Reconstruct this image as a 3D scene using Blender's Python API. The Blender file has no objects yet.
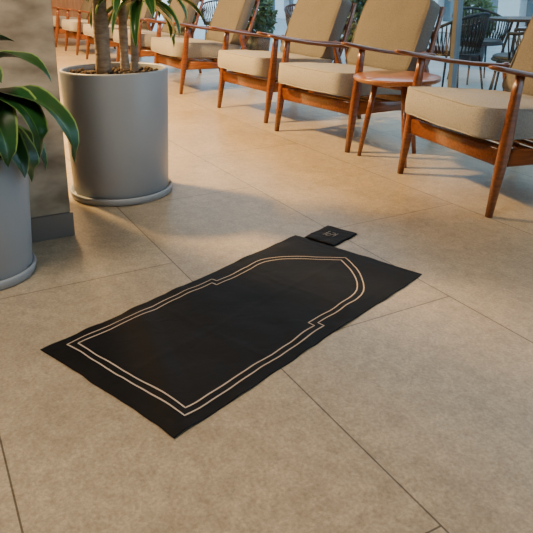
import bpy, bmesh, math, random
from mathutils import Vector, Matrix, noise
random.seed(7)
S=bpy.context.scene
D1=Vector((-.4849,.8746,0)); D2=Vector((.8746,.4849,0))
def W(p,q,z=0): return D2*p+D1*q+Vector((0,0,z))

# ---------- materials ----------
def mat(name,col=(.5,.5,.5),rough=.5,metal=0,spec=.5,coat=0):
    m=bpy.data.materials.new(name); m.use_nodes=True
    b=m.node_tree.nodes['Principled BSDF']
    b.inputs['Base Color'].default_value=(*col,1); b.inputs['Roughness'].default_value=rough
    b.inputs['Metallic'].default_value=metal; b.inputs['Specular IOR Level'].default_value=spec
    b.inputs['Coat Weight'].default_value=coat
    return m,m.node_tree.nodes,m.node_tree.links,b
def noisecol(m,N,L,b,c1,c2,scale=5,detail=6,stretch=(1,1,1),bump=0,coord='Object',lo=.3,hi=.7,bscale=None):
    tc=N.new('ShaderNodeTexCoord'); mp=N.new('ShaderNodeMapping'); mp.inputs['Scale'].default_value=stretch
    L.new(tc.outputs[coord],mp.inputs['Vector'])
    n=N.new('ShaderNodeTexNoise'); n.inputs['Scale'].default_value=scale; n.inputs['Detail'].default_value=detail
    L.new(mp.outputs[0],n.inputs['Vector'])
    r=N.new('ShaderNodeValToRGB'); r.color_ramp.elements[0].position=lo; r.color_ramp.elements[1].position=hi
    r.color_ramp.elements[0].color=(*c1,1); r.color_ramp.elements[1].color=(*c2,1)
    L.new(n.outputs['Fac'],r.inputs[0]); L.new(r.outputs[0],b.inputs['Base Color'])
    if bump:
        n2=n
        if bscale:
            n2=N.new('ShaderNodeTexNoise'); n2.inputs['Scale'].default_value=bscale; n2.inputs['Detail'].default_value=4
            L.new(mp.outputs[0],n2.inputs['Vector'])
        bu=N.new('ShaderNodeBump'); bu.inputs['Strength'].default_value=bump; bu.inputs['Distance'].default_value=.01
        L.new(n2.outputs['Fac'],bu.inputs['Height']); L.new(bu.outputs[0],b.inputs['Normal'])
    return r

def floor_mat():
    m,N,L,b=mat('stone_tiles',rough=.34)
    tc=N.new('ShaderNodeTexCoord'); mp=N.new('ShaderNodeMapping')
    mp.inputs['Location'].default_value=(14.2-.01,14.2-.075,0); mp.inputs['Scale'].default_value=(1,-1,1)
    L.new(tc.outputs['Object'],mp.inputs['Vector'])
    br=N.new('ShaderNodeTexBrick'); br.inputs['Scale'].default_value=1
    br.inputs['Mortar Size'].default_value=.0024; br.inputs['Mortar Smooth'].default_value=.2
    br.inputs['Brick Width'].default_value=1.42; br.inputs['Row Height'].default_value=.71
    br.inputs['Color1'].default_value=(.365,.298,.203,1); br.inputs['Color2'].default_value=(.43,.36,.252,1)
    br.inputs['Mortar'].default_value=(.11,.088,.06,1); br.offset=.5
    L.new(mp.outputs[0],br.inputs['Vector'])
    def nz(scale,detail,lo,hi,a,c,dist=0):
        n=N.new('ShaderNodeTexNoise'); n.inputs['Scale'].default_value=scale; n.inputs['Detail'].default_value=detail
        n.inputs['Roughness'].default_value=.7; n.inputs['Distortion'].default_value=dist
        L.new(tc.outputs['Object'],n.inputs['Vector'])
        r=N.new('ShaderNodeMapRange'); r.inputs[1].default_value=lo; r.inputs[2].default_value=hi
        r.inputs[3].default_value=a; r.inputs[4].default_value=c
        L.new(n.outputs['Fac'],r.inputs[0]); return r,n
    a1,_=nz(2.6,9,.3,.7,.84,1.13,.4); a2,n2=nz(23.3,10,.3,.7,.76,1.19,.6); a3,n3=nz(110,6,.3,.7,.68,1.28,.3)
    prev=br.outputs['Color']
    for a in (a1,a2,a3):
        mx=N.new('ShaderNodeVectorMath'); mx.operation='SCALE'
        L.new(prev,mx.inputs[0]); L.new(a.outputs[0],mx.inputs['Scale']); prev=mx.outputs[0]
    L.new(prev,b.inputs['Base Color'])
    bu=N.new('ShaderNodeBump'); bu.inputs['Strength'].default_value=.22; bu.inputs['Distance'].default_value=.004
    ad=N.new('ShaderNodeMath'); ad.operation='SUBTRACT'
    L.new(n2.outputs['Fac'],ad.inputs[0]); L.new(br.outputs['Fac'],ad.inputs[1])
    L.new(ad.outputs[0],bu.inputs['Height']); L.new(bu.outputs[0],b.inputs['Normal'])
    return m
M_floor=floor_mat()
M_terrace,N,L,b=mat('terrace_paving',rough=.35); noisecol(M_terrace,N,L,b,(.25,.32,.36),(.36,.44,.49),3)
def wood(name,c1,c2,rough=.28):
    m,N,L,b=mat(name,rough=rough,coat=.35); noisecol(m,N,L,b,c1,c2,6,5,(14,1.2,14),bump=.05); return m
M_wood=wood('teak_wood',(.10,.027,.008),(.24,.075,.021))
M_top=wood('table_top_wood',(.24,.08,.023),(.35,.13,.04))
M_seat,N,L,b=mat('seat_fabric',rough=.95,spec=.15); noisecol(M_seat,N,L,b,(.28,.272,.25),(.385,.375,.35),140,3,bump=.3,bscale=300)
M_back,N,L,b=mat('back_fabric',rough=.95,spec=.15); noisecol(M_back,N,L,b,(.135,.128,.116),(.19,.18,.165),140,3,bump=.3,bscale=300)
M_pot,N,L,b=mat('pot_glaze',rough=.38); noisecol(M_pot,N,L,b,(.30,.335,.375),(.335,.37,.41),2,3)
M_soil,N,L,b=mat('soil',rough=1); noisecol(M_soil,N,L,b,(.02,.013,.008),(.09,.06,.04),60,6,bump=.8)
M_bark,N,L,b=mat('bark',rough=.9); noisecol(M_bark,N,L,b,(.2,.15,.11),(.42,.35,.27),22,6,(1,1,2.5),bump=.6)
M_stone,N,L,b=mat('column_stone',rough=.45)
r=noisecol(M_stone,N,L,b,(.20,.155,.105),(.60,.50,.37),4.2,12,(1,1,2.0),bump=.2,lo=.34,hi=.64)
M_plinth,N,L,b=mat('brushed_metal',(.25,.25,.25),rough=.4,metal=.5)
M_mat,N,L,b=mat('black_nylon',(.0032,.0032,.0036),rough=.62,spec=.2)
tc=N.new('ShaderNodeTexCoord'); n=N.new('ShaderNodeTexNoise'); n.inputs['Scale'].default_value=16; n.inputs['Detail'].default_value=3; n.inputs['Distortion'].default_value=.8
L.new(tc.outputs['Object'],n.inputs['Vector']); bu=N.new('ShaderNodeBump'); bu.inputs['Strength'].default_value=.25; bu.inputs['Distance'].default_value=.006
L.new(n.outputs['Fac'],bu.inputs['Height']); L.new(bu.outputs[0],b.inputs['Normal'])
M_line,N,L,b=mat('printed_line',(.47,.385,.305),rough=.8)
M_logo,N,L,b=mat('logo_print',(.42,.39,.36),rough=.8)
M_black,N,L,b=mat('black_metal',(.012,.013,.016),rough=.45)
M_rope,N,L,b=mat('black_rope',(.012,.018,.028),rough=.7)
M_frame,N,L,b=mat('window_frame',(.16,.18,.2),rough=.4,metal=.5)
M_ceil,N,L,b=mat('ceiling_paint',(.5,.41,.31),rough=.9)
M_wallw,N,L,b=mat('wall_wood_panel',rough=.5); noisecol(M_wallw,N,L,b,(.24,.11,.045),(.38,.2,.09),4,5,(6,6,.6))
M_wall,N,L,b=mat('wall_plaster',(.36,.29,.21),rough=.9)
M_facade,N,L,b=mat('facade_cladding',(.6,.69,.74),rough=.5)
M_fglass,N,L,b=mat('facade_glass',(.12,.19,.24),rough=.1)
M_hedge,N,L,b=mat('hedge_leaf',rough=.6); noisecol(M_hedge,N,L,b,(.012,.035,.012),(.06,.13,.04),3,2)
def leafmat(name,ca,cb,edge,wid):
    m,N,L,b=mat(name,rough=.3)
    uv=N.new('ShaderNodeTexCoord'); sp=N.new('ShaderNodeSeparateXYZ'); L.new(uv.outputs['UV'],sp.inputs[0])
    s=N.new('ShaderNodeMath'); s.operation='SUBTRACT'; s.inputs[1].default_value=.5; L.new(sp.outputs['X'],s.inputs[0])
    a=N.new('ShaderNodeMath'); a.operation='ABSOLUTE'; L.new(s.outputs[0],a.inputs[0])
    r=N.new('ShaderNodeValToRGB'); e=r.color_ramp.elements
    e[0].position=0; e[0].color=(*ca,1); e[1].position=.5; e[1].color=(*edge,1)
    x=e.new(.03); x.color=(*cb,1); x=e.new(.5-wid-.04); x.color=(*cb,1); x=e.new(.5-wid); x.color=(*edge,1)
    L.new(a.outputs[0],r.inputs[0]); L.new(r.outputs[0],b.inputs['Base Color'])
    return m
M_leaf=leafmat('variegated_leaf',(.1,.24,.05),(.025,.11,.022),(.42,.5,.14),.10)
M_leaf2=leafmat('glossy_leaf',(.08,.19,.045),(.014,.07,.017),(.22,.36,.08),.03)
M_glass=bpy.data.materials.new('window_glass'); M_glass.use_nodes=True
N=M_glass.node_tree.nodes; L=M_glass.node_tree.links; N.clear()
o=N.new('ShaderNodeOutputMaterial'); mx=N.new('ShaderNodeMixShader'); t=N.new('ShaderNodeBsdfTransparent'); g=N.new('ShaderNodeBsdfGlossy')
t.inputs[0].default_value=(.9,.96,.97,1); g.inputs['Roughness'].default_value=.02; mx.inputs[0].default_value=.06
L.new(t.outputs[0],mx.inputs[1]); L.new(g.outputs[0],mx.inputs[2]); L.new(mx.outputs[0],o.inputs[0])

# ---------- helpers ----------
def link(name,me,m=None,parent=None,smooth=False):
    ob=bpy.data.objects.new(name,me); S.collection.objects.link(ob)
    if m is not None and len(me.materials)==0: me.materials.append(m)
    if smooth:
        for p in me.polygons: p.use_smooth=True
    if parent is not None: ob.parent=parent
    return ob
def fin(bm,name,smooth=False,m=None,recalc=True):
    if recalc: bmesh.ops.recalc_face_normals(bm,faces=bm.faces)
    me=bpy.data.meshes.new(name); bm.to_mesh(me); bm.free()
    if m: me.materials.append(m)
    if smooth:
        for p in me.polygons: p.use_smooth=True
    return me
def empty(name,loc=(0,0,0),rot=0):
    e=bpy.data.objects.new(name,None); S.collection.objects.link(e); e.location=loc; e.rotation_euler=(0,0,rot); e.empty_display_size=.1
    return e
def box(bm,c,s,M=None):
    r=bmesh.ops.create_cube(bm,size=1)
    for v in r['verts']:
        co=Vector((v.co.x*s[0]+c[0],v.co.y*s[1]+c[1],v.co.z*s[2]+c[2]))
        v.co=M@co if M else co
    return r['verts']
ROT=math.atan2(D1.y,D1.x)
def pqbox(name,p0,p1,q0,q1,z0,z1,m,bev=0):
    bm=bmesh.new(); box(bm,((q0+q1)/2,-(p0+p1)/2,(z0+z1)/2),(q1-q0,p1-p0,z1-z0))
    if bev: bmesh.ops.bevel(bm,geom=bm.edges[:],offset=bev,segments=2,affect='EDGES')
    ob=link(name,fin(bm,name),m); ob.rotation_euler=(0,0,ROT); return ob
def loft(bm,st,side,n=16,ex=3.2):
    rings=[]
    side=Vector(side).normalized()
    for i,(p,w,h) in enumerate(st):
        p=Vector(p); a=Vector(st[max(i-1,0)][0]); c=Vector(st[min(i+1,len(st)-1)][0])
        t=(c-a).normalized(); s=(side-t*side.dot(t)).normalized(); u=t.cross(s)
        ring=[]
        for k in range(n):
            an=2*math.pi*(k+.5)/n; cx,sy=math.cos(an),math.sin(an)
            x=math.copysign(abs(cx)**(2/ex),cx); y=math.copysign(abs(sy)**(2/ex),sy)
            ring.append(bm.verts.new(p+s*x*w/2+u*y*h/2))
        rings.append(ring)
    for a,c in zip(rings,rings[1:]):
        for k in range(n): bm.faces.new((a[k],a[(k+1)%n],c[(k+1)%n],c[k]))
    bm.faces.new(rings[0][::-1]); bm.faces.new(rings[-1])
def tube(bm,pts,r,n=8,closed=False):
    rings=[]; m=len(pts); pts=[Vector(p) for p in pts]
    for i,p in enumerate(pts):
        if closed: t=(pts[(i+1)%m]-pts[i-1]).normalized()
        else: t=(pts[min(i+1,m-1)]-pts[max(i-1,0)]).normalized()
        ref=Vector((0,0,1)) if abs(t.z)<.9 else Vector((1,0,0))
        s=t.cross(ref).normalized(); u=s.cross(t)
        rr=r[i] if isinstance(r,(list,tuple)) else r
        rings.append([bm.verts.new(p+(s*math.cos(2*math.pi*k/n)+u*math.sin(2*math.pi*k/n))*rr) for k in range(n)])
    prs=list(zip(rings,rings[1:]))
    if closed: prs.append((rings[-1],rings[0]))
    for a,c in prs:
        for k in range(n): bm.faces.new((a[k],a[(k+1)%n],c[(k+1)%n],c[k]))
    if not closed: bm.faces.new(rings[0][::-1]); bm.faces.new(rings[-1])
def lathe(bm,prof,n=64,c=(0,0)):
    rings=[]
    for r,z in prof:
        rings.append([bm.verts.new((c[0]+r*math.cos(2*math.pi*k/n),c[1]+r*math.sin(2*math.pi*k/n),z)) for k in range(n)] if r>1e-6 else [bm.verts.new((c[0],c[1],z))])
    for a,d in zip(rings,rings[1:]):
        for k in range(n):
            k2=(k+1)%n
            if len(a)==1 and len(d)==1: continue
            if len(a)==1: bm.faces.new((a[0],d[k],d[k2]))
            elif len(d)==1: bm.faces.new((a[k],a[k2],d[0]))
            else: bm.faces.new((a[k],a[k2],d[k2],d[k]))

# ---------- room ----------
PW=3.95; Q0,Q1=-3.5,13.5; P0=-5.5; H=3.0
pqbox('floor',P0,PW,Q0,Q1,-.12,0,M_floor)
pqbox('terrace',PW+.001,14,Q0,20,-.14,-.015,M_terrace)
pqbox('ceiling',P0,PW,Q0,Q1,H,H+.12,M_ceil)
pqbox('wall_left',P0-.15,P0,Q0,Q1,-.12,H,M_wall)
pqbox('wall_rear',P0,PW,Q0-.15,Q0,-.12,H,M_wall)
pqbox('wall_far',P0,PW,Q1,Q1+.15,-.12,H,M_wallw)
bf=empty('building_facade')
def part(par,name,*a):
    ob=pqbox(name,*a); ob.parent=par; return ob
part(bf,'glazing',11,11.3,Q0,20,-.015,5,M_fglass)
q=Q0;i=1
while q<20:
    part(bf,'pilaster_%d'%i,10.8,11,q,q+.55,-.015,5,M_facade); q+=1.15; i+=1
for z in (0,1.0,3.0): part(bf,'band_%d'%int(z*10),10.75,10.99,Q0,20,z,z+.22,M_facade)
wi=empty('window_1')
part(wi,'bottom_rail',PW+.02,PW+.08,Q0,Q1,0,.05,M_frame)
part(wi,'top_rail',PW+.02,PW+.08,Q0,Q1,H-.08,H,M_frame)
q=-2.3;i=1
while q<Q1:
    part(wi,'mullion_%d'%i,PW+.02,PW+.08,q-.022,q+.022,.05,H-.08,M_frame); q+=2.1;i+=1
part(wi,'glass',PW+.045,PW+.052,Q0,Q1,.05,H-.08,M_glass)

# column
cc=Vector((-.80,2.53,0)); cp=cc.dot(D2); cq=cc.dot(D1)
col=empty('stone_column')
part(col,'shaft',cp-.9,cp-.008,cq+.012,cq+.75,.1,H-.003,M_stone,.003)
part(col,'metal_plinth',cp-.91,cp,cq,cq+.762,.0,.102,M_plinth,.002)

# ---------- lounge chair ----------
def cushion(name,sx,sy,sz,m,puff=.22):
    bm=bmesh.new()
    bmesh.ops.create_cube(bm,size=2)
    bmesh.ops.subdivide_edges(bm,edges=bm.edges[:],cuts=17,use_grid_fill=True)
    rr=.045
    for v in bm.verts:
        x,y,z=v.co
        k=1-z*z
        th=(1-puff)+puff*(1-abs(x)**3)*(1-abs(y)**3)
        bx=1+.035*k*(1-abs(y)**6); by=1+.035*k*(1-abs(x)**6)
        X=x*bx*sx/2; Y=y*by*sy/2; Z=z*sz/2*th
        hx,hy=sx/2-rr,sy/2-rr
        if abs(X)>hx and abs(Y)>hy:
            dx,dy=abs(X)-hx,abs(Y)-hy; d=math.hypot(dx,dy); mxx=max(dx,dy)
            if d>0:
                f=mxx/d; X=math.copysign(hx+dx*f,X); Y=math.copysign(hy+dy*f,Y)
        n=noise.noise(Vector((X*7,Y*7,Z*7+sx*3)))*.012
        v.co=Vector((X,Y,Z+n*z))
    hz=sz/2*(1-puff)
    for sgn in (1,-1):
        pts=[]
        for k in range(72):
            a=2*math.pi*k/72; ex=12
            cx,sy_=math.cos(a),math.sin(a)
            X=math.copysign(abs(cx)**(2/ex),cx)*(sx/2-.001);Y=math.copysign(abs(sy_)**(2/ex),sy_)*(sy/2-.001)
            pts.append((X,Y,sgn*(hz+noise.noise(Vector((X*7,Y*7,sgn*hz*7+sx*3)))*.012)))
        tube(bm,pts,.005,6,True)
    return fin(bm,name,True,m)
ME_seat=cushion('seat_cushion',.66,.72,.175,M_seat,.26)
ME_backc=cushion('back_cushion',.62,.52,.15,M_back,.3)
def chair_frame():
    bm=bmesh.new()
    for s in (-1,1):
        x=.378*s
        loft(bm,[((x,-.005,0),.028,.03),((x,.03,.22),.038,.05),((x,.05,.35),.04,.058),((x,.075,.55),.034,.045),((x,.09,.655),.03,.04)],(1,0,0))
        loft(bm,[((x,.80,0),.028,.03),((x,.75,.2),.038,.048),((x,.70,.36),.038,.05),((x,.655,.5),.032,.042),((x,.635,.585),.028,.036)],(1,0,0))
        ar=[]
        for t,w,h in ((0,.03,.014),(.02,.055,.02),(.06,.07,.024),(.2,.074,.026),(.4,.066,.026),(.6,.052,.026),(.8,.042,.028),(.97,.036,.026),(1,.022,.016)):
            y=-.075+.82*t; z=.675-.115*t-.018*math.sin(math.pi*t)
            ar.append(((x+s*.002,y,z),w,h))
        loft(bm,ar,(1,0,0),ex=3)
        loft(bm,[((x*.985,.04,.27),.028,.085),((x*.985,.4,.25),.026,.06),((x*.985,.72,.23),.026,.075)],(1,0,0))
    loft(bm,[((-.37,.045,.268),.085,.03),((0,.045,.268),.085,.03),((.37,.045,.268),.085,.03)],(0,0,1),ex=5)
    loft(bm,[((-.37,.69,.24),.07,.028),((.37,.69,.24),.07,.028)],(0,0,1),ex=5)
    for y in (.16,.28,.4,.52): loft(bm,[((-.37,y,.285-y*.08),.045,.014),((.37,y,.285-y*.08),.045,.014)],(0,1,0),ex=5)
    B0=Vector((0,.645,.27)); B1=Vector((0,.90,.86))
    for s in (-1,1):
        loft(bm,[(B0+Vector((s*.305,0,0)),.03,.035),((B0+B1)/2+Vector((s*.305,.012,0)),.03,.04),(B1+Vector((s*.29,0,0)),.024,.026)],(1,0,0))
    for t in (.06,.3,.5,.7,.97):
        p=B0.lerp(B1,t)
        loft(bm,[(p+Vector((-.30,0,0)),.05,.016),(p+Vector((0,.018,0)),.05,.016),(p+Vector((.30,0,0)),.05,.016)],(0,.4,.92),ex=4)
    for s in (-1,1):
        loft(bm,[((s*.31,.735,.50),.022,.022),((s*.375,.70,.56),.022,.022)],(0,0,1))
    return fin(bm,'chair_frame',True,M_wood)
ME_frame=chair_frame()
def lounge_chair(mid,d):
    rot=math.atan2(-d.y,-d.x)
    e=empty('lounge_armchair',mid,rot)
    link('frame',ME_frame,None,e)
    o=link('seat_cushion',ME_seat,None,e); o.location=(0,.313,.392); o.rotation_euler=(math.radians(-5),0,0)
    o=link('back_cushion',ME_backc,None,e); o.location=(0,.715,.665); o.rotation_euler=(math.radians(90-22.5),0,0)
    return e
def lc(pc,qc,rotdeg):
    r=math.radians(rotdeg)
    return lounge_chair(W(pc,qc),D1*math.cos(r)+D2*math.sin(r))
lc(2.275,2.295,9)
lc(2.32,3.58,-6)
lc(2.33,4.62,-3)
lc(2.30,6.22,0)
lc(2.30,7.6,1)
lc(2.30,9.0,-2)
lc(2.30,10.4,0)
lc(2.30,11.9,0)

# ---------- side table ----------
tb=empty('round_side_table',(.760,3.785,0))
bm=bmesh.new(); lathe(bm,[(0,.468),(.23,.468),(.247,.476),(.253,.488),(.251,.497),(.243,.5),(0,.5)],72)
link('top',fin(bm,'table_top',False),M_top,tb,True)
bm=bmesh.new()
for k in range(3):
    a=math.radians(159+120*k); c,s=math.cos(a),math.sin(a)
    loft(bm,[((.205*c,.205*s,0),.024,.024),((.17*c,.17*s,.2),.034,.034),((.12*c,.12*s,.468),.036,.036)],(-s,c,0),ex=2.2)
for k in range(3):
    a=math.radians(159+120*k); a2=a+math.radians(120)
    loft(bm,[((.13*math.cos(a),.13*math.sin(a),.445),.03,.02),((.13*math.cos(a2),.13*math.sin(a2),.445),.03,.02)],(0,0,1))
link('legs',fin(bm,'table_legs'),M_wood,tb,True)

# ---------- planters ----------
def pot(parent,r_top,r_bot,h,r_s):
    bm=bmesh.new()
    lathe(bm,[(0,.03),(r_bot-.006,.03),(r_bot,.036),(r_bot+(r_top-r_bot)*.5,h*.5),(r_top,h-.008),(r_top-.004,h),(r_top-.012,h),(r_top-.016,h-.006),(r_top-.018,h-.03),(r_top-.02,h-.06)],96)
    link('pot',fin(bm,'pot'),M_pot,parent,True)
    bm=bmesh.new()
    lathe(bm,[(0,0),(r_s-.014,0),(r_s-.006,.003),(r_s,.03),(r_s-.003,.036),(r_s-.01,.036),(r_s-.016,.012),(r_bot,.012),(r_bot*.9,.031),(0,.031)],96)
    link('saucer',fin(bm,'saucer'),M_pot,parent,True)
    bm=bmesh.new(); lathe(bm,[(0,h-.022),(r_top*.5,h-.025),(r_top-.018,h-.03)],48)
    for v in bm.verts: v.co.z+=noise.noise(v.co*30)*.008
    for i in range(200):
        a=random.random()*6.28; rr=(r_top-.04)*math.sqrt(random.random())
        q_=bmesh.ops.create_icosphere(bm,subdivisions=1,radius=random.uniform(.006,.014))
        for v in q_['verts']: v.co+=Vector((rr*math.cos(a),rr*math.sin(a),h-.022))
    link('soil',fin(bm,'soil'),M_soil,parent,True)
AVOID=None
def leaf(bm,uvl,base,az,elev,length,width,droop,n=12,twist=0,fold=.25,broad=False):
    base=Vector(base); dh=Vector((math.cos(az),math.sin(az),0)); sd0=Vector((-math.sin(az),math.cos(az),0))
    if AVOID is not None and dh.dot(AVOID[0])>.1: length=min(length,AVOID[1]/max(.2,dh.dot(AVOID[0])))
    p=base.copy(); e=elev; rows=[]
    for i in range(n+1):
        u=i/n
        if broad:
            if u<.1: w=width*.1+.001
            elif u<1: w=width*max(.1*(1-u),math.sin(math.pi*((u-.1)/.9)**.75)**.85)+.001
            else: w=.001
        else: w=width*min(1,.28+u*2.6)*max(0,(1-u**2.6))**.75+.0008
        t=dh*math.cos(e)+Vector((0,0,math.sin(e)))
        up=t.cross(sd0)
        if up.z<0: up=-up
        sd=sd0*math.cos(twist*u)+up*math.sin(twist*u)
        row=[]
        for k in range(7):
            f=(k-3)/3
            row.append((bm.verts.new(p+sd*f*w/2+up*(abs(f)*w*fold+math.sin(u*19+az*5)*.05*w*f)),k/6,u))
        rows.append(row); p=p+t*(length/n); e-=droop/n*(.5+1.0*u)
    for a,c in zip(rows,rows[1:]):
        for k in range(6):
            f=bm.faces.new((a[k][0],a[k+1][0],c[k+1][0],c[k][0]))
            for lp,d in zip(f.loops,(a[k],a[k+1],c[k+1],c[k])): lp[uvl].uv=(d[1],d[2])
def rosette(bm,uvl,c,n,length,width,zspread=.12,e0=-.1,e1=1.3,droop=2.0,broad=False):
    for i in range(n):
        u=i/n; az=i*2.39996+random.uniform(-.2,.2)
        leaf(bm,uvl,Vector(c)+Vector((0,0,-zspread*(1-u))),az,e0+(e1-e0)*u+random.uniform(-.1,.1),length*random.uniform(.8,1.1),width*random.uniform(.85,1.1),droop*random.uniform(.8,1.2),twist=random.uniform(-.5,.5),broad=broad)
def trunk(bm,pts,r0,r1,n=14):
    P=[]; R=[]
    pts=[Vector(p) for p in pts]
    for a,c in zip(pts,pts[1:]):
        for k in range(8): P.append(a.lerp(c,k/8))
    P.append(pts[-1]); m=len(P)
    for i in range(m): R.append((r0+(r1-r0)*i/(m-1))*(1+.06*math.sin(i*2.1)))
    tube(bm,P,R,n)

big=empty('potted_dracaena',(-.733,3.14,0))
pot(big,.255,.234,.622,.254)
bm=bmesh.new()
trunk(bm,[(-.045,-.02,.57),(-.05,-.01,1.1),(-.03,0,1.7)],.036,.032)
trunk(bm,[(.09,.03,.57),(.105,.02,.85),(.13,.0,1.05)],.02,.016)
trunk(bm,[(.03,.10,.57),(.03,.12,1.0),(.06,.14,1.35)],.022,.018)
link('trunks',fin(bm,'trunks'),M_bark,big,True)
AVOID=(-D2,.25)
bm=bmesh.new(); uvl=bm.loops.layers.uv.new('UVMap')
rosette(bm,uvl,(.14,0,1.05),40,.34,.066,e0=-.25,e1=1.35,droop=1.75)
rosette(bm,uvl,(.06,.14,1.4),26,.40,.07)
rosette(bm,uvl,(-.03,0,1.75),30,.45,.07)
leaf(bm,uvl,(-.05,-.03,1.05),4.0,.2,.22,.06,1.9)
leaf(bm,uvl,(-.05,-.03,1.03),4.7,.1,.22,.06,1.7)
link('leaves',fin(bm,'leaves'),M_leaf,big,True)

sm=empty('potted_rubber_plant',(-1.03,2.15,0))
pot(sm,.197,.178,.46,.19)
bm=bmesh.new()
trunk(bm,[(0,0,.41),(.01,0,.55),(.0,0,.72)],.02,.014)
link('trunk',fin(bm,'trunk_s'),M_bark,sm,True)
AVOID=(D1,.19)
bm=bmesh.new(); uvl=bm.loops.layers.uv.new('UVMap')
rosette(bm,uvl,(0,0,.70),9,.32,.13,zspread=.2,e0=.2,e1=1.35,droop=1.9,broad=True)
for az,el,ln,wd,dr,zz in ((-.28,.66,.58,.13,2.6,.575),(-.75,.5,.44,.14,2.5,.60),(-.1,1.05,.42,.12,2.4,.64),(-1.2,.6,.42,.13,2.6,.6),(-.5,.25,.36,.12,1.9,.54),(-.95,1.0,.44,.13,2.7,.66),(-.45,.75,.5,.13,2.9,.58),(-.2,.3,.36,.12,2.4,.52)):
    leaf(bm,uvl,(0,0,zz),az,el,ln,wd,dr,n=18,broad=True,fold=.16)
link('leaves',fin(bm,'leaves_s'),M_leaf2,sm,True)

# ---------- prayer mat ----------
LM,WM=1.172,.58
long_d=Vector((.656,.755,0)).normalized()
mang=math.atan2(long_d.y,long_d.x)
pm=empty('prayer_mat',(-.426,1.45,0),mang)
def hgt(s,t):
    z=.005
    z+=.003*noise.noise(Vector((s*4.5,t*6,0)))+.0018*noise.noise(Vector((s*12,t*8,3)))
    z+=.007*max(0,noise.noise(Vector((s*8+t*5,t*2,9))))**1.3
    z+=.0006*math.exp(-((s-.39)/.012)**2)+.0006*math.exp(-((s-.78)/.012)**2)+.0006*math.exp(-(t/.012)**2)
    e=min(s,LM-s,t+WM/2,WM/2-t)
    z*=.45+.55*min(1,max(e,0)/.05)
    if e<.03: z+=.006*(1-e/.03)*max(0,noise.noise(Vector((s*11,t*11,5))))
    return max(z,.0022)
def warp(s,t):
    return (s+.007*noise.noise(Vector((s*4,t*5,20)))+.0035*noise.noise(Vector((s*16,t*16,21))),
            t+.009*noise.noise(Vector((s*4,t*5,30)))+.005*noise.noise(Vector((s*13,t*13,31))))
bm=bmesh.new(); NX,NY=240,120; g=[]
for i in range(NX+1):
    row=[]
    for j in range(NY+1):
        s=LM*i/NX; t=WM*(j/NY-.5); a,c=warp(s,t); row.append(bm.verts.new((a,-c,hgt(s,t))))
    g.append(row)
for i in range(NX):
    for j in range(NY): bm.faces.new((g[i][j],g[i][j+1],g[i+1][j+1],g[i+1][j]))
bm.normal_update()
if sum(f.normal.z for f in bm.faces)<0: bmesh.ops.reverse_faces(bm,faces=bm.faces[:])
o=link('cloth',fin(bm,'cloth',recalc=False),M_mat,pm,True)
so=o.modifiers.new('thickness','SOLIDIFY'); so.thickness=.0014; so.offset=-1
def outline(d):
    hw=.25-d; nw=.225-d; ap=1.105-1.3*d; s0=.062+d; sh=.64-d
    half=[(s0,hw),(sh,hw),(sh,nw),(.83,nw)]
    for g_,k in ((.1,.993),(.2,.975),(.3,.935),(.4,.87),(.5,.785),(.6,.675),(.7,.54),(.8,.385),(.9,.2),(.95,.1),(1,0)):
        half.append((.83+(ap-.83)*g_,nw*k))
    return half+[(s,-t) for s,t in half[-2::-1]]
def ribbon(bm,pts,w,lift=.0016):
    P=[]
    m=len(pts)
    for i in range(m):
        a=Vector(pts[i]); c=Vector(pts[(i+1)%m]); n=max(1,int((c-a).length/.006))
        for k in range(n): P.append(a.lerp(c,k/n))
    m=len(P); vs=[]
    for i in range(m):
        t=(P[(i+1)%m]-P[i-1]).normalized(); nn=Vector((-t.y,t.x)); row=[]
        for sg in (-1,1):
            q_=P[i]+nn*sg*w/2; a,c=warp(q_.x,q_.y); row.append(bm.verts.new((a,-c,hgt(q_.x,q_.y)+lift)))
        vs.append(row)
    for i in range(m):
        a=vs[i]; c=vs[(i+1)%m]; bm.faces.new((a[0],a[1],c[1],c[0]))
bm=bmesh.new(); ribbon(bm,outline(0),.0044); ribbon(bm,outline(.022),.0044)
link('mihrab_outline',fin(bm,'mihrab_outline'),M_line,pm)

# ---------- pouch ----------
po=empty('folded_pouch',(.268,2.518,0),mang+.03)
bm=bmesh.new(); NX,NY=40,34
for li,(z0,th,sx,sy) in enumerate(((0,.004,.178,.152),(.004,.0038,.174,.148))):
    top=[];bot=[]
    for i in range(NX+1):
        r1=[];r2=[]
        for j in range(NY+1):
            x=(i/NX-.5)*sx; y=(j/NY-.5)*sy
            e=min(sx/2-abs(x),sy/2-abs(y)); f=min(1,e/.006)**.5
            wob=.005*abs(noise.noise(Vector((x*13,y*13,1))))+.0015*noise.noise(Vector((x*45,y*30,li)))
            xx=x+.006*noise.noise(Vector((y*17,li*3,2))); yy=y+.006*noise.noise(Vector((x*17,li*3,7)))
            r1.append(bm.verts.new((xx,yy,max(.001,z0+th*.5+th*.5*f+wob)))); r2.append(bm.verts.new((xx,yy,max(.0006,z0+th*.5-th*.5*f+(wob if li else 0)))))
        top.append(r1);bot.append(r2)
    for i in range(NX):
        for j in range(NY):
            bm.faces.new((top[i][j],top[i+1][j],top[i+1][j+1],top[i][j+1])); bm.faces.new((bot[i][j],bot[i][j+1],bot[i+1][j+1],bot[i+1][j]))
bmesh.ops.remove_doubles(bm,verts=bm.verts,dist=.0002)
link('pouch_body',fin(bm,'pouch'),M_mat,po,True)
bm=bmesh.new(); zt=.0118
tube(bm,[(-.012+.014*math.cos(a*.35),.004+.009*math.sin(a*.35)*(1+.3*math.sin(a)),zt) for a in range(15)],.0009,6)
tube(bm,[(.006+.010*math.cos(a*.4+2),-.006+.012*math.sin(a*.4+2),zt) for a in range(13)],.0009,6)
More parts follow.
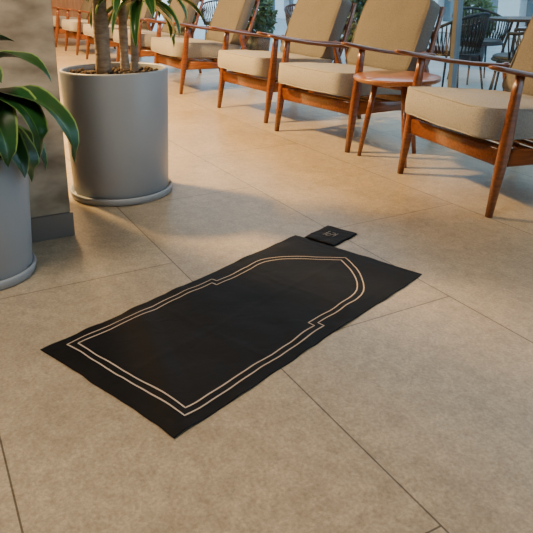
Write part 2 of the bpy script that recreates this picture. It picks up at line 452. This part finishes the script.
tube(bm,[(-.028+.0036*a,.020+.003*math.sin(a*1.7),zt) for a in range(15)],.0008,6)
tube(bm,[(-.022+.0036*a,-.023+.0025*math.sin(a*2.1),zt) for a in range(12)],.0008,6)
link('calligraphy_print',fin(bm,'logo'),M_logo,po,True)

# ---------- outdoor furniture ----------
def outdoor_chair_mesh():
    bm=bmesh.new()
    def arc(r,z,a0=-20,a1=200,n=28,tilt=0):
        return [(r*1.02*math.cos(math.radians(a0+(a1-a0)*k/n)),r*math.sin(math.radians(a0+(a1-a0)*k/n)),z+tilt*max(0,math.sin(math.radians(a0+(a1-a0)*k/n)))) for k in range(n+1)]
    top=arc(.29,.65,tilt=.13); bot=arc(.235,.43)
    tube(bm,top,.014,8); tube(bm,[(.24*math.cos(a*math.pi/18),.235*math.sin(a*math.pi/18),.42) for a in range(36)],.012,8,True)
    for k in range(0,29):
        tube(bm,[bot[k],tuple((Vector(bot[k])+Vector(top[k]))/2+Vector((top[k][0],top[k][1],0))*.03),top[k]],.007,5)
        if k<28: tube(bm,[bot[k],top[k+1]],.005,4)
    for sx in (-1,1):
        for sy in (-1,1):
            tube(bm,[(sx*.18,sy*.17,.43),(sx*.225,sy*.225,.003)],[.012,.009],8)
    return fin(bm,'outdoor_chair_frame',True,M_rope)
ME_oc=outdoor_chair_mesh()
bm=bmesh.new(); lathe(bm,[(0,.415),(.22,.415),(.236,.43),(.235,.45),(.21,.462),(0,.466)],32); ME_os=fin(bm,'outdoor_seat',True,M_black)
def oc(p,q,rot):
    e=empty('woven_outdoor_chair',W(p,q,-.0145),rot); link('woven_shell',ME_oc,None,e); link('seat_pad',ME_os,None,e)
def ot(p,q):
    e=empty('outdoor_table',W(p,q,-.0145))
    bm=bmesh.new(); lathe(bm,[(0,.70),(.33,.70),(.34,.71),(.34,.725),(0,.73)],48)
    link('top',fin(bm,'ot_top'),M_black,e)
    bm=bmesh.new()
    for k in range(4):
        a=math.pi/4+k*math.pi/2; tube(bm,[(.1*math.cos(a),.1*math.sin(a),.71),(.27*math.cos(a),.27*math.sin(a),.004)],[.014,.011],8)
    link('legs',fin(bm,'ot_legs'),M_black,e,True)
oc(4.47,4.5,-2.4); oc(4.55,3.78,-2.0); ot(5.2,4.35); oc(5.95,4.35,-.9); oc(5.5,5.15,.2)
oc(4.6,7.2,.6); ot(5.3,7.4); oc(6.0,7.7,-.6)
oc(4.6,9.9,.2); ot(5.3,10.1)
def bush(name,rx,ry,h,n,z0=-.015,s=.06):
    bm=bmesh.new()
    for i in range(n):
        u=Vector((random.gauss(0,1),random.gauss(0,1),random.gauss(0,1))).normalized()*random.uniform(.6,1)
        c=Vector((u.x*rx,u.y*ry,z0+h/2+u.z*h/2)); 
        a=Vector((random.gauss(0,1),random.gauss(0,1),random.gauss(0,1))).normalized(); d=a.orthogonal().normalized()
        v=[bm.verts.new(c+a*s),bm.verts.new(c+d*s*.4),bm.verts.new(c-a*s),bm.verts.new(c-d*s*.4)]
        bm.faces.new(v)
    return fin(bm,name,False,M_hedge)
def potted(p,q):
    e=empty('potted_shrub',W(p,q,-.0145))
    bm=bmesh.new(); lathe(bm,[(0,0),(.16,0),(.2,.32),(.185,.32),(.18,.28),(0,.28)],40); link('pot',fin(bm,'spot'),M_black,e,True)
    link('foliage',bush('fol',.28,.28,.75,700,z0=.22),None,e)
potted(4.5,8.4); potted(4.5,11.2); potted(4.5,5.9); potted(6.8,6.5)

# ---------- lights ----------
def area(name,loc,size,sy,power,col,rot=(0,0,0)):
    l=bpy.data.lights.new(name,'AREA'); l.shape='RECTANGLE'; l.size=size; l.size_y=sy; l.energy=power; l.color=col
    o=bpy.data.objects.new(name,l); S.collection.objects.link(o); o.location=loc; o.rotation_euler=rot; return o
area('ceiling_light_warm',W(-.1,5.0,2.9),.4,.35,660,(1,.61,.23),(0,0,ROT))
area('ceiling_light_far',W(.6,9.5,2.9),2.0,1.5,520,(1,.60,.25),(0,0,ROT))
area('ceiling_light_near',W(-.7,1.1,2.9),1.0,.8,88,(1,.82,.62),(0,0,ROT))
w=bpy.data.worlds.new('sky'); S.world=w; w.use_nodes=True
bg=w.node_tree.nodes['Background']; bg.inputs[0].default_value=(.60,.81,1,1); bg.inputs[1].default_value=2.8

# ---------- camera ----------
cd=bpy.data.cameras.new('camera'); cam=bpy.data.objects.new('camera',cd); S.collection.objects.link(cam)
cd.sensor_width=36; cd.lens=648/533*36; cd.shift_y=-(266.5-177)/533
cam.location=(0,0,1); cam.rotation_euler=(math.radians(90-16.42),0,0)
S.camera=cam
